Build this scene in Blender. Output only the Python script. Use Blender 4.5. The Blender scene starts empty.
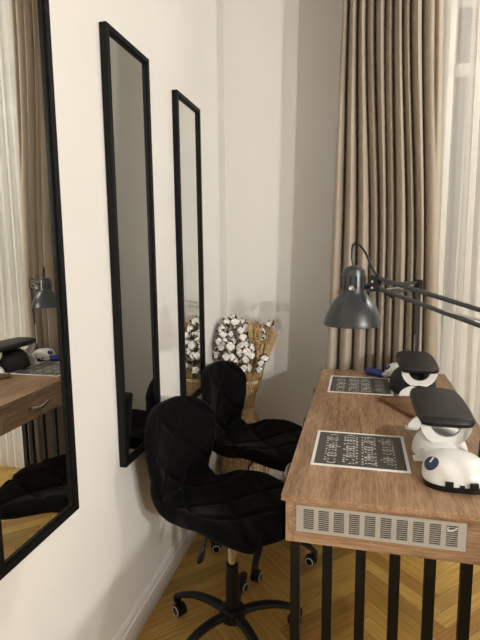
import bpy, bmesh, math, random
from mathutils import Vector, Matrix
R = random.Random(7)
PI = math.pi
scn = bpy.context.scene
COL = scn.collection

# ---------------------------------------------------------------- materials
def mat(name, color, rough=0.5, metal=0.0, spec=0.5, sheen=0.0, coat=0.0, emit=None, estr=0):
    m = bpy.data.materials.new(name); m.use_nodes = True
    b = m.node_tree.nodes['Principled BSDF']
    b.inputs['Base Color'].default_value = (*color, 1)
    b.inputs['Roughness'].default_value = rough
    b.inputs['Metallic'].default_value = metal
    b.inputs['Specular IOR Level'].default_value = spec
    b.inputs['Sheen Weight'].default_value = sheen
    b.inputs['Coat Weight'].default_value = coat
    if emit:
        b.inputs['Emission Color'].default_value = (*emit, 1)
        b.inputs['Emission Strength'].default_value = estr
    return m

def nodes(m):
    return m.node_tree.nodes, m.node_tree.links, m.node_tree.nodes['Principled BSDF']

def noisy(m, c1, c2, scale=(1, 1, 1), nscale=5, detail=4, bump=0.0, bscale=None, lo=.35, hi=.65, dist=.002):
    n, l, b = nodes(m)
    tc = n.new('ShaderNodeTexCoord'); mp = n.new('ShaderNodeMapping'); no = n.new('ShaderNodeTexNoise')
    mp.inputs['Scale'].default_value = scale
    no.inputs['Scale'].default_value = nscale; no.inputs['Detail'].default_value = detail
    cr = n.new('ShaderNodeValToRGB')
    cr.color_ramp.elements[0].position = lo; cr.color_ramp.elements[0].color = (*c1, 1)
    cr.color_ramp.elements[1].position = hi; cr.color_ramp.elements[1].color = (*c2, 1)
    l.new(tc.outputs['Object'], mp.inputs['Vector']); l.new(mp.outputs[0], no.inputs['Vector'])
    l.new(no.outputs['Fac'], cr.inputs[0]); l.new(cr.outputs[0], b.inputs['Base Color'])
    if bump:
        bp = n.new('ShaderNodeBump'); bp.inputs['Strength'].default_value = bump
        bp.inputs['Distance'].default_value = dist
        if bscale:
            n2 = n.new('ShaderNodeTexNoise'); n2.inputs['Scale'].default_value = bscale
            l.new(mp.outputs[0], n2.inputs['Vector']); l.new(n2.outputs['Fac'], bp.inputs['Height'])
        else:
            l.new(no.outputs['Fac'], bp.inputs['Height'])
        l.new(bp.outputs[0], b.inputs['Normal'])
    return m

def wood(name, dark, mid, light, axis='y', rough=.45):
    m = mat(name, mid, rough, spec=.35)
    n, l, b = nodes(m)
    tc = n.new('ShaderNodeTexCoord'); mp = n.new('ShaderNodeMapping')
    s = {'y': (1, .09, 1), 'x': (.09, 1, 1), 'z': (1, 1, .09)}[axis]
    mp.inputs['Scale'].default_value = s
    l.new(tc.outputs['Object'], mp.inputs['Vector'])
    a = n.new('ShaderNodeTexNoise'); a.inputs['Scale'].default_value = 22; a.inputs['Detail'].default_value = 6
    a.inputs['Distortion'].default_value = .7
    f = n.new('ShaderNodeTexNoise'); f.inputs['Scale'].default_value = 160; f.inputs['Detail'].default_value = 3
    l.new(mp.outputs[0], a.inputs['Vector']); l.new(mp.outputs[0], f.inputs['Vector'])
    mx = n.new('ShaderNodeMath'); mx.operation = 'MULTIPLY_ADD'
    mx.inputs[1].default_value = .45; l.new(f.outputs['Fac'], mx.inputs[0])
    mh = n.new('ShaderNodeMath'); mh.operation = 'MULTIPLY'; mh.inputs[1].default_value = .55
    l.new(a.outputs['Fac'], mh.inputs[0]); l.new(mh.outputs[0], mx.inputs[2])
    cr = n.new('ShaderNodeValToRGB')
    e = cr.color_ramp.elements
    e[0].position = .36; e[0].color = (*dark, 1); e[1].position = .64; e[1].color = (*light, 1)
    x = e.new(.5); x.color = (*mid, 1)
    l.new(mx.outputs[0], cr.inputs[0]); l.new(cr.outputs[0], b.inputs['Base Color'])
    bp = n.new('ShaderNodeBump'); bp.inputs['Strength'].default_value = .25; bp.inputs['Distance'].default_value = .001
    l.new(mx.outputs[0], bp.inputs['Height']); l.new(bp.outputs[0], b.inputs['Normal'])
    return m

M = {}
M['wall'] = noisy(mat('wall_paint', (.8, .77, .73), .85, spec=.2), (.775, .76, .73), (.805, .79, .76), nscale=1.5, bump=.15, bscale=260, dist=.0006)
M['farwall'] = mat('low_bounce_wall', (.20, .18, .16), .85, spec=.2)  # tone of the unseen walls, darkened to cut bounced light
M['ceil'] = mat('ceiling_paint', (.5, .485, .46), .9, spec=.1)
M['trim'] = mat('white_trim', (.78, .77, .74), .4)
M['wood'] = wood('oak_laminate', (.165, .092, .048), (.30, .182, .102), (.43, .285, .172), 'y')
M['woodx'] = wood('oak_laminate_edge', (.165, .092, .048), (.30, .182, .102), (.43, .285, .172), 'x')
M['traywood'] = wood('dark_board_wood', (.09, .042, .018), (.15, .072, .03), (.20, .105, .05), 'x', .6)
M['black'] = mat('black_metal', (.005, .005, .005), .4, spec=.3)
M['frame'] = mat('mirror_frame_black', (.004, .0045, .0045), .5, spec=.2)
M['velvet'] = mat('black_velvet', (.0022, .0022, .0026), .8, spec=.08, sheen=.05)
M['velvet'].node_tree.nodes['Principled BSDF'].inputs['Sheen Roughness'].default_value = .4
M['plastic'] = mat('black_plastic', (.006, .006, .0065), .4, spec=.35)
M['leather'] = noisy(mat('black_leatherette', (.018, .018, .02), .48, spec=.35), (.009, .009, .010), (.013, .013, .014), nscale=40, bump=.2, bscale=500, dist=.0004)
M['chrome'] = mat('chrome', (.7, .7, .7), .18, 1)
M['nickel'] = mat('satin_nickel', (.62, .60, .57), .3, 1)
M['white'] = mat('white_plastic', (.74, .74, .72), .28)
M['ring'] = mat('white_wheel_ring', (.6, .6, .6), .5)
M['lampgrey'] = mat('lamp_grey_paint', (.026, .031, .034), .33, spec=.5)
M['lampin'] = mat('lamp_inner_white', (.6, .6, .58), .5)
M['bluedark'] = mat('dark_blue_knob', (.02, .03, .09), .25)
M['blue'] = mat('blue_plastic', (.015, .03, .22), .35)
M['mirror'] = mat('mirror_glass', (.83, .85, .83), .0, 1)
M['alu'] = mat('anodised_grille', (.42, .40, .36), .45, .2)
M['void'] = mat('dark_interior', (.01, .01, .01), .9)
M['plate'] = mat('extractor_plate', (.085, .085, .078), .45, .3)
M['dash'] = mat('extractor_slots', (.62, .61, .56), .5)
M['wicker'] = noisy(mat('wicker', (.5, .35, .18), .7), (.34, .22, .11), (.70, .52, .30), nscale=60, detail=3, bump=.4, dist=.002)
M['weave'] = noisy(mat('wicker_weave', (.5, .35, .18), .7), (.36, .23, .11), (.60, .44, .24), nscale=40)
M['cotton'] = noisy(mat('cotton_fluff', (.85, .83, .78), 1, spec=.05, sheen=.3), (.74, .71, .66), (.86, .84, .80), nscale=60, bump=.5, dist=.003)
M['husk'] = mat('cotton_husk', (.07, .035, .018), .8)
M['twig'] = mat('dry_twig', (.20, .12, .06), .8)
M['straw'] = noisy(mat('dry_straw', (.5, .33, .13), .75), (.50, .34, .15), (.74, .56, .30), nscale=90)
M['glass'] = mat('dark_window_glass', (.03, .035, .045), .03, spec=.8)
# velvet drape
m = mat('taupe_velvet', (.3, .25, .2), .7, spec=.2, sheen=.25)
m.node_tree.nodes['Principled BSDF'].inputs['Sheen Roughness'].default_value = .35
M['drape'] = noisy(m, (.33, .275, .215), (.40, .34, .27), scale=(1, 1, .12), nscale=14, bump=.1, bscale=300, dist=.0006)
# sheer voile: translucent + partly see-through
m = bpy.data.materials.new('sheer_voile'); m.use_nodes = True
n = m.node_tree.nodes; l = m.node_tree.links; n.clear()
out = n.new('ShaderNodeOutputMaterial'); tr = n.new('ShaderNodeBsdfTransparent'); tl = n.new('ShaderNodeBsdfTranslucent')
df = n.new('ShaderNodeBsdfDiffuse'); m1 = n.new('ShaderNodeMixShader'); m2 = n.new('ShaderNodeMixShader')
tl.inputs[0].default_value = (.95, .93, .88, 1); df.inputs[0].default_value = (.95, .93, .88, 1)
m1.inputs[0].default_value = .68; m2.inputs[0].default_value = .44
l.new(tl.outputs[0], m1.inputs[1]); l.new(df.outputs[0], m1.inputs[2])
l.new(tr.outputs[0], m2.inputs[1]); l.new(m1.outputs[0], m2.inputs[2]); l.new(m2.outputs[0], out.inputs[0])
M['sheer'] = m
# parquet: per-board tint from a colour attribute, grain from noise
m = mat('oak_parquet', (.5, .3, .12), .38, spec=.4); n, l, b = nodes(m)
at = n.new('ShaderNodeAttribute'); at.attribute_name = 'tint'
uv = n.new('ShaderNodeUVMap'); uv.uv_map = 'board'
mp = n.new('ShaderNodeMapping'); mp.inputs['Scale'].default_value = (6, 90, 1)
no = n.new('ShaderNodeTexNoise'); no.inputs['Scale'].default_value = 1; no.inputs['Detail'].default_value = 5
l.new(uv.outputs[0], mp.inputs[0]); l.new(mp.outputs[0], no.inputs['Vector'])
cr = n.new('ShaderNodeValToRGB'); e = cr.color_ramp.elements
e[0].position = .3; e[0].color = (.40, .235, .055, 1); e[1].position = .7; e[1].color = (.60, .39, .105, 1)
l.new(no.outputs['Fac'], cr.inputs[0])
mm = n.new('ShaderNodeMix'); mm.data_type = 'RGBA'; mm.blend_type = 'MULTIPLY'; mm.inputs[0].default_value = 1
l.new(cr.outputs[0], mm.inputs[6]); l.new(at.outputs['Color'], mm.inputs[7]); l.new(mm.outputs[2], b.inputs['Base Color'])
M['parquet'] = m

# ---------------------------------------------------------------- mesh helpers
def link(name, bm, m, parent=None, smooth=True, loc=None, sharp=.6):
    if smooth:
        bm.normal_update()
        for f in bm.faces: f.smooth = True
        for e in bm.edges:
            if len(e.link_faces) == 2 and e.calc_face_angle(0) > sharp: e.smooth = False
    me = bpy.data.meshes.new(name); bm.to_mesh(me); bm.free()
    mats = m if isinstance(m, (list, tuple)) else [m]
    for x in mats: me.materials.append(x)
    o = bpy.data.objects.new(name, me); COL.objects.link(o)
    if parent: o.parent = parent
    if loc: o.location = loc
    return o

def thing(name, label, cat, loc=(0, 0, 0), rz=0, group=None):
    o = bpy.data.objects.new(name, None); COL.objects.link(o)
    o.empty_display_size = .05
    o.location = loc; o.rotation_euler = (0, 0, rz)
    return tag(o, label, cat, group)

def tag(o, label, cat, group=None):
    o['label'] = label; o['category'] = cat
    if group: o['group'] = group
    return o

def struct(name, bm, m, label=None, **k):
    o = link(name, bm, m, **k); o['kind'] = 'structure'
    if label: o['label'] = label
    return o

def box(bm, x0, x1, y0, y1, z0, z1, bev=0, mi=0, mtx=None, seg=2):
    r = bmesh.ops.create_cube(bm, size=1)
    vs = r['verts']
    for v in vs:
        v.co = Vector(((x0 + x1) / 2 + v.co.x * (x1 - x0), (y0 + y1) / 2 + v.co.y * (y1 - y0), (z0 + z1) / 2 + v.co.z * (z1 - z0)))
    fs = list({f for v in vs for f in v.link_faces})
    for f in fs: f.material_index = mi
    if bev:
        es = list({e for v in vs for e in v.link_edges})
        rr = bmesh.ops.bevel(bm, geom=es, offset=bev, segments=seg, affect='EDGES', profile=.5)
        vs = list({v for f in rr['faces'] for v in f.verts})
    if mtx is not None:
        bmesh.ops.transform(bm, matrix=mtx, verts=vs)
    return bm

def B(*a, **k):
    return box(bmesh.new(), *a, **k)

def frames(pts):
    """parallel-transport frames along a path"""
    pts = [Vector(p) for p in pts]; T = []
    for i in range(len(pts)):
        a = pts[max(i - 1, 0)]; b = pts[min(i + 1, len(pts) - 1)]
        T.append((b - a).normalized())
    up = Vector((0, 0, 1)) if abs(T[0].z) < .9 else Vector((1, 0, 0))
    n = (up - T[0] * up.dot(T[0])).normalized(); out = []
    for i, t in enumerate(T):
        n = (n - t * n.dot(t)).normalized(); out.append((pts[i], n, t.cross(n)))
    return out

def tube(bm, pts, rad, seg=10, caps=True, sx=1, sy=1):
    rs = rad if isinstance(rad, (list, tuple)) else [rad] * len(pts)
    rings = []
    for (p, a, b), r in zip(frames(pts), rs):
        rings.append([bm.verts.new(p + a * (r * sx * math.cos(2 * PI * k / seg)) + b * (r * sy * math.sin(2 * PI * k / seg))) for k in range(seg)])
    for i in range(len(rings) - 1):
        for k in range(seg):
            bm.faces.new((rings[i][k], rings[i][(k + 1) % seg], rings[i + 1][(k + 1) % seg], rings[i + 1][k]))
    if caps:
        bm.faces.new(rings[0][::-1]); bm.faces.new(rings[-1])
    return bm

def lathe(bm, prof, seg=32, c=(0, 0, 0), mtx=None):
    rings = []; new = []
    for r, z in prof:
        if r < 1e-6:
            v = bm.verts.new((c[0], c[1], c[2] + z)); rings.append([v]); new.append(v)
        else:
            rg = [bm.verts.new((c[0] + r * math.cos(2 * PI * k / seg), c[1] + r * math.sin(2 * PI * k / seg), c[2] + z)) for k in range(seg)]
            rings.append(rg); new += rg
    for a, b in zip(rings, rings[1:]):
        for k in range(seg):
            k2 = (k + 1) % seg
            if len(a) == 1 and len(b) == 1: continue
            if len(a) == 1: bm.faces.new((a[0], b[k2], b[k]))
            elif len(b) == 1: bm.faces.new((a[k], a[k2], b[0]))
            else: bm.faces.new((a[k], a[k2], b[k2], b[k]))
    if mtx is not None: bmesh.ops.transform(bm, matrix=mtx, verts=new)
    return bm

def smoothpath(pts, n=8):
    pts = [Vector(p) for p in pts]; out = []
    for i in range(len(pts) - 1):
        p0 = pts[max(i - 1, 0)]; p1 = pts[i]; p2 = pts[i + 1]; p3 = pts[min(i + 2, len(pts) - 1)]
        for k in range(n):
            t = k / n
            out.append(.5 * ((2 * p1) + (p2 - p0) * t + (2 * p0 - 5 * p1 + 4 * p2 - p3) * t * t + (3 * p1 - p0 - 3 * p2 + p3) * t ** 3))
    out.append(pts[-1]); return out

def prism(bm, outline, z0, z1, mtx=None, bev=0):
    """extrude a 2-D outline (x,y) between z0 and z1"""
    a = [bm.verts.new((x, y, z0)) for x, y in outline]; b = [bm.verts.new((x, y, z1)) for x, y in outline]
    n = len(outline)
    fa = bm.faces.new(a[::-1]); fb = bm.faces.new(b)
    for i in range(n): bm.faces.new((a[i], a[(i + 1) % n], b[(i + 1) % n], b[i]))
    vs = a + b
    if bev:
        es = list(fa.edges) + list(fb.edges)
        rr = bmesh.ops.bevel(bm, geom=es, offset=bev, segments=3, affect='EDGES', profile=.5)
        vs = list({v for v in bm.verts if v.is_valid and (v in set(vs) or v in {w for f in rr['faces'] for w in f.verts})})
    if mtx is not None: bmesh.ops.transform(bm, matrix=mtx, verts=vs)
    return bm

def copy_tree(o, parent=None):
    c = o.copy(); COL.objects.link(c)
    if parent: c.parent = parent
    for ch in list(o.children): copy_tree(ch, c)
    return c

# ---------------------------------------------------------------- camera
f_px = 490.0
yaw, pit, rol = (math.radians(a) for a in (-13.8, 8.03, -.6))
F = Vector((math.sin(yaw) * math.cos(pit), math.cos(yaw) * math.cos(pit), -math.sin(pit)))
Rt = Vector((math.cos(yaw), -math.sin(yaw), 0)); U = Rt.cross(F)
R2 = Rt * math.cos(rol) + U * math.sin(rol); U2 = U * math.cos(rol) - Rt * math.sin(rol)
cam = bpy.data.objects.new('camera', bpy.data.cameras.new('camera')); COL.objects.link(cam)
mw = Matrix.Identity(4)
for i in range(3):
    mw[i][0] = R2[i]; mw[i][1] = U2[i]; mw[i][2] = -F[i]
mw.translation = Vector((.825, 0, 1.484))
cam.matrix_world = mw
cam.data.sensor_fit = 'VERTICAL'; cam.data.sensor_height = 24; cam.data.lens = f_px / 640 * 24
cam.data.clip_start = .02
scn.camera = cam

# ---------------------------------------------------------------- room
XR, YN, YB, ZC = 4.9, -3.6, 3.02, 3.15
K = .853                      # desk group is laid out from the lens at unit scale, then brought to its real distance
CAM = Vector((.825, 0, 1.484))
ZF = CAM.z * (1 - 1 / K)      # floor level in desk units
def settle(o):
    o.location = CAM + K * (Vector(o.location) - CAM); o.scale = Vector(o.scale) * K
    return o
WX0, WX1, WZ0, WZ1 = 1.26, 2.9, 1.02, 2.9
struct('wall_left', B(-.12, 0, YN - .1, YB + .3, 0, ZC), M['wall'], 'white painted wall with the three mirrors', smooth=False)
bm = bmesh.new()
box(bm, 0, WX0, YB, YB + .3, 0, ZC); box(bm, WX1, XR, YB, YB + .3, 0, ZC)
box(bm, WX0, WX1, YB, YB + .3, 0, WZ0); box(bm, WX0, WX1, YB, YB + .3, WZ1, ZC)
struct('wall_back', bm, M['wall'], 'white painted end wall beside the curtain', smooth=False)
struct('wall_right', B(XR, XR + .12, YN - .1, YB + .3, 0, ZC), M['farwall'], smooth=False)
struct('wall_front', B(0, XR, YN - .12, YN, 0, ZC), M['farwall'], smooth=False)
struct('ceiling', B(-.12, XR + .12, YN - .12, YB + .3, ZC, ZC + .1), M['ceil'], smooth=False)
# baseboards with moulded profile
def baseboard(name, along, p0, p1, off):
    prof = [(0, 0), (.017, 0), (.017, .085), (.013, .09), (.013, .105), (.008, .118), (.004, .125), (0, .125)]
    bm = bmesh.new(); rings = []
    for p in (p0, p1):
        rings.append([bm.verts.new((off + d, p, z) if along == 'y' else (p, off - d, z)) for d, z in prof])
    n = len(prof)
    for i in range(n): bm.faces.new((rings[0][i], rings[0][(i + 1) % n], rings[1][(i + 1) % n], rings[1][i]))
    bm.faces.new(rings[0]); bm.faces.new(rings[1][::-1])
    bmesh.ops.recalc_face_normals(bm, faces=bm.faces[:])
    struct(name, bm, M['trim'], 'white moulded baseboard', smooth=False)
baseboard('baseboard_left', 'y', YN, YB, 0)
baseboard('baseboard_back', 'x', .017, XR, YB)
# window in the recess
bm = bmesh.new()
wy = YB + .2
for x0, x1 in ((WX0, WX0 + .07), (WX1 - .07, WX1), ((WX0 + WX1) / 2 - .05, (WX0 + WX1) / 2 + .05)):
    box(bm, x0, x1, wy - .03, wy + .03, WZ0, WZ1, bev=.004)
for z0, z1 in ((WZ0, WZ0 + .08), (WZ1 - .07, WZ1), (2.46, 2.53)):
    box(bm, WX0, WX1, wy - .03, wy + .03, z0, z1, bev=.004)
w = struct('window_1', bm, M['trim'], 'white framed window behind the sheer curtain', smooth=False)
link('window_pane', B(WX0 + .02, WX1 - .02, wy - .004, wy + .004, WZ0 + .02, WZ1 - .02), M['glass'], w, smooth=False)
link('window_sill', B(WX0 - .04, WX1 + .04, YB - .02, wy - .03, WZ0 - .03, WZ0 + .004, bev=.004), M['trim'], w, smooth=False)
# herringbone parquet
def floor():
    bm = bmesh.new(); col = bm.loops.layers.color.new('tint'); uvl = bm.loops.layers.uv.new('board')
    W_, L_ = .07, .42; g = .0006; c45 = math.cos(PI / 4); x0, x1, y0, y1 = 0, XR, YN, YB
    def board(ax, ay, w, h):
        cx, cy = ax + w / 2, ay + h / 2
        wx, wy = cx * c45 - cy * c45, cx * c45 + cy * c45
        if not (x0 - .35 < wx < x1 + .35 and y0 - .35 < wy < y1 + .35): return
        t = R.uniform(.84, 1.10); t2 = t * R.uniform(.93, 1.03); ou, ov = R.random() * 50, R.random() * 50
        ps = [(ax + g, ay + g), (ax + w - g, ay + g), (ax + w - g, ay + h - g), (ax + g, ay + h - g)]
        vs = [bm.verts.new((px * c45 - py * c45, px * c45 + py * c45, 0)) for px, py in ps]
        f = bm.faces.new(vs)
        for lp, (px, py) in zip(f.loops, ps):
            lp[col] = (t, t2, t2 * .98, 1)
            u, v = (px - ax, py - ay) if w > h else (py - ay, px - ax)
            lp[uvl].uv = (u + ou, v + ov)
    for s in range(-16, 17):
        for k in range(-110, 150):
            ox, oy = k * W_ - s * L_, k * W_ + s * L_
            board(ox, oy, L_, W_); board(ox, oy + W_, W_, L_)
    # trim to the room
    for co, no in (((x0 - .001, 0, 0), (-1, 0, 0)), ((x1, 0, 0), (1, 0, 0)), ((0, y0, 0), (0, -1, 0)), ((0, y1, 0), (0, 1, 0))):
        bmesh.ops.bisect_plane(bm, geom=bm.verts[:] + bm.edges[:] + bm.faces[:], plane_co=co, plane_no=no, clear_outer=True)
    return struct('floor', bm, M['parquet'], 'honey oak herringbone parquet floor', smooth=False)
fl_ = floor()
link('screed', B(-.1, XR + .1, YN - .1, YB + .3, -.1, -.0015), mat('seam_dark', (.09, .045, .015), .8), fl_, smooth=False)

# ---------------------------------------------------------------- mirrors
def mirror(y0, y1, z0, z1, rot, label, tilt=0):
    # local frame: origin at far bottom corner on the wall, -y towards the camera
    w = y1 - y0; h = z1 - z0; d = .026; fw = .019
    t = thing('wall_mirror', label, 'mirror', (.001, y1, z0), rot, 'black framed wall mirrors')
    bm = bmesh.new()
    box(bm, 0, d, -w, -w + fw, 0, h, bev=.0015); box(bm, 0, d, -fw, 0, 0, h, bev=.0015)
    box(bm, 0, d, -w + fw, -fw, 0, fw, bev=.0015); box(bm, 0, d, -w + fw, -fw, h - fw, h, bev=.0015)
    # inner stepped lip
    lp = .006
    for a in ((-w + fw, -w + fw + lp, fw, h - fw), (-fw - lp, -fw, fw, h - fw), (-w + fw, -fw, fw, fw + lp), (-w + fw, -fw, h - fw - lp, h - fw)):
        box(bm, .012, .019, a[0], a[1], a[2], a[3])
    link('mirror_frame', bm, M['frame'], t, smooth=False)
    link('mirror_glass', B(.006, .014, -w + fw - .002, -fw + .002, fw - .002, h - fw + .002), M['mirror'], t, smooth=False)
    link('back_panel', B(0, .005, -w + .004, -.004, .004, h - .004), M['void'], t, smooth=False)
    t.rotation_euler = (0, tilt, rot)
    return t
mirror(.882, 1.216, .728, 2.188, 0, 'large black framed mirror nearest the viewer, reflecting desk and curtain', -.0)
mirror(1.518, 1.846, .718, 2.208, 0, 'middle of the three black framed mirrors, reflecting bare grey wall')
mirror(2.138, 2.462, .742, 2.188, 0, 'black framed mirror nearest the corner, reflecting the cotton bouquet')

# ---------------------------------------------------------------- curtains
def cloth(xs, yf, z0, z1, nz, xf):
    bm = bmesh.new(); rows = []
    for j in range(nz + 1):
        z = z0 + (z1 - z0) * j / nz
        rows.append([bm.verts.new((xf(x, z), yf(x, z), z)) for x in xs])
    for a, b in zip(rows, rows[1:]):
        for i in range(len(xs) - 1): bm.faces.new((a[i], a[i + 1], b[i + 1], b[i]))
    return bm
# fold boundaries (0..1 across) at the top and lower down
ft = [-.02, .075, .165, .245, .335, .43, .515, .60, .675, .79, 1.0]
fl = [-.02, .115, .245, .365, .455, .52, .60, .70, .775, .86, 1.0]
def drape_fold(u, z):
    t = max(0, min(1, (z - 1.4) / 1.6)); t = t * t * (3 - 2 * t)
    bs = [a * t + b * (1 - t) for a, b in zip(ft, fl)]
    for i in range(len(bs) - 1):
        if bs[i] <= u <= bs[i + 1]:
            s = (u - bs[i]) / (bs[i + 1] - bs[i]); return i, s
    return len(bs) - 2, 1
deep = [.9, 1, 1, .8, .95, .75, 1, .9, 1, .85]
def drape_y(u, z):
    i, s = drape_fold(u, z)
    s_ = min(max(s, 0), 1); h = .72 * (1 - abs(2 * s_ - 1) ** 7) + .28 * math.sin(PI * s_) ** .6
    if i == 9: h *= 1 - .25 * math.exp(-((s - .55) / .12) ** 2) * max(0, min(1, (z - 1.9) / .5))
    return 3.168 - .160 * h * deep[i] - .004 * math.sin(7 * u + 2 * z)
def drape_x(u, z):
    k = (3.0 - z) / 2.4
    l_ = .690 - .070 * k; r_ = 1.238 + .062 * k
    i, s = drape_fold(u, z)
    return l_ + (r_ - l_) * u + .010 * math.sin(2 * PI * s) * (1 if i < 9 else .4)
us = [i / 420 for i in range(421)]
bm = cloth(us, drape_y, ZF + .02, 3.36, 50, drape_x)
o = link('drape_curtain', bm, M['drape'], sharp=3)
so = o.modifiers.new('thick', 'SOLIDIFY'); so.thickness = .003; so.offset = 1
settle(o)
tag(o, 'taupe velvet curtain hanging in deep vertical folds beside the window', 'curtain')
# sheer
def gapw(x, z):
    c = 1.360 + .022 * (z - .9) / 1.9; return 1 / (1 + math.exp((abs(x - c) - .040) / .006))
def sheer_pt(u, z, lay):
    x = 1.19 + 1.55 * u
    a = 2 * PI * (x * (14 if lay == 0 else 10.5) + .35 * math.sin(3.1 * x) - z * .03 + lay * .3)
    k = 1 - gapw(x, z) * .92
    y = 3.222 + lay * .050 + k * (.016 * math.sin(a) + .004 * math.sin(2.7 * a + z))
    return x + k * .008 * math.sin(2 * a), y
bm = bmesh.new()
NZ = 34
for lay, segs in ((0, [(1.19, 2.74)]), (1, [(1.19, None), (None, 2.74)]), (2, [(1.19, None), (None, 2.74)])):
    for xa, xb in segs:
        rows = []; n_ = 700 if lay == 0 else (40 if xb is None else 600)
        for j in range(NZ + 1):
            z = ZF + .02 + (3.34 - ZF) * j / NZ; c = 1.360 + .022 * (z - .9) / 1.9
            a_ = 1.19 if xa else c + .040; b_ = xb if xb else c - .040
            row = []
            for i in range(n_ + 1):
                x = a_ + (b_ - a_) * i / n_; X, Y = sheer_pt((x - 1.19) / 1.55, z, lay)
                row.append(bm.verts.new((X, Y, z)))
            rows.append(row)
        for p, q in zip(rows, rows[1:]):
            for i in range(n_): bm.faces.new((p[i], p[i + 1], q[i + 1], q[i]))
o = link('sheer_curtain', bm, M['sheer'], sharp=3)
settle(o)
tag(o, 'cream see-through voile curtain covering the window on the right', 'curtain')
rail = struct('trim_1', B(.6, 3.0, 2.55, 2.70, 3.09, 3.15, bev=.004), M['trim'], 'white ceiling curtain rail', smooth=False)

# ---------------------------------------------------------------- desk
DX0, DX1, DY0, DY1, DZ = .607, 1.325, 1.388, 3.028, .75
desk = thing('manicure_desk', 'long brown wood laminate manicure desk on black metal bars along the chairs', 'desk', (DX0, DY0, 0))
def dobj(name, bm, m, parent=desk, **k):
    o = link(name, bm, m, parent, **k)
    off = Vector((DX0, DY0, 0)) if parent is desk else Vector((0, 0, 0))
    o.location = -off if parent is desk else (0, 0, 0)
    return o
# top with cut-outs for the two extractors
EX0, EX1 = .672, 1.004
EY = ((1.618, 1.945), (2.515, 2.852))
bm = bmesh.new(); zt0 = DZ - .019
box(bm, DX0, DX1, DY0, DY1, zt0, DZ, bev=.0012)
dobj('desktop', bm, M['wood'], smooth=False)
px0, px1, py0, py1, pz0 = DX0 + .012, DX1 - .012, DY0 + .012, DY1 - .012, .594
dobj('end_panel', B(px0 + .024, px1 - .024, py0, py0 + .016, pz0, zt0, bev=.0008), M['woodx'], smooth=False)
dobj('side_panel', B(px0, px0 + .0235, py0, py0 + .05, pz0, zt0, bev=.0008), M['wood'], smooth=False)
dobj('side_panel', B(px1 - .0235, px1, py0, py1, pz0, zt0, bev=.0008), M['wood'], smooth=False)
dobj('end_panel', B(px0 + .024, px1 - .024, py1 - .016, py1, pz0, zt0), M['woodx'], smooth=False)
dobj('bottom_panel', B(px0 + .024, px1 - .024, py0 + .016, py1 - .016, pz0, pz0 + .012), M['wood'], smooth=False)
DRW1, DRW2 = 1.975, 2.520
# drawers along the chair side
dys = [py0 + .052, DRW1, DRW2, py1 - .004]
for a, b_ in zip(dys, dys[1:]):
    dr = dobj('drawer', B(px0, px0 + .018, a + .002, b_ - .002, pz0 + .002, zt0 - .003, bev=.001), M['wood'], smooth=False)
    c = (a + b_) / 2; bm = bmesh.new()
    pts = [(px0, c - .068, .668), (px0 - .028, c - .066, .667), (px0 - .040, c - .03, .662), (px0 - .043, c, .669), (px0 - .040, c + .03, .676), (px0 - .028, c + .066, .671), (px0, c + .068, .668)]
    tube(bm, smoothpath(pts, 6), [.004 + .003 * math.sin(PI * i / 36) for i in range(37)], 10, sx=1.5, sy=.8)
    dobj('drawer_handle', bm, M['nickel'], dr)
# ventilation grille on the near end
gx0, gx1, gz0, gz1 = .652, 1.133, .632, .717
bm = bmesh.new(); ngr = 10; gw = .029; gy0, gy1 = py0 - .0035, py0
pitch_ = (gx1 - gx0 - .030) / ngr; x = gx0
edges = []
for i in range(ngr):
    c = gx0 + .015 + pitch_ * (i + .5); edges.append((c - gw / 2 - .001, c + gw / 2 + .001))
sz0, sz1 = gz0 + .010, gz1 - .010
box(bm, gx0, gx1, gy0, gy1, gz0, sz0); box(bm, gx0, gx1, gy0, gy1, sz1, gz1)
prev = gx0
for a, b_ in edges + [(gx1, gx1)]:
    box(bm, prev, a, gy0, gy1, sz0, sz1); prev = b_
ns = 10; ph = (sz1 - sz0) / ns
for a, b_ in edges:
    for k in range(ns + 1):
        z = sz0 + ph * k
        box(bm, a, b_, gy0 + .0005, gy1, max(sz0, z - ph * .17), min(sz1, z + ph * .17))
dobj('ventilation_grille', bm, M['alu'], smooth=False)
dobj('grille_backing', B(gx0 + .006, gx1 - .006, gy1 - .0006, gy1 + .0004, gz0 + .006, gz1 - .006), M['void'], smooth=False)
th_ = smoothpath([(1.084, gy0 - .002, .703), (1.083, gy0 - .003, .694), (1.091, gy0 - .003, .692), (1.102, gy0 - .003, .697), (1.107, gy0 - .002, .703)], 5)
dobj('white_scrap', tube(bmesh.new(), th_, .0016, 6), M['white'])
# bars under both ends
bars = [.6475 + .0993 * i for i in range(6)] + [1.244, 1.298]
for yb in (DY0 + .020, DY1 - .060):
    for xb in bars:
        dobj('leg_bar', B(xb - .015, xb + .015, yb, yb + .03, ZF + .03, pz0, bev=.001), M['black'], smooth=False)
    dobj('floor_rail', B(bars[0] - .014, bars[-1] + .014, yb - .004, yb + .034, ZF, ZF + .03, bev=.001), M['black'], smooth=False)

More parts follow.
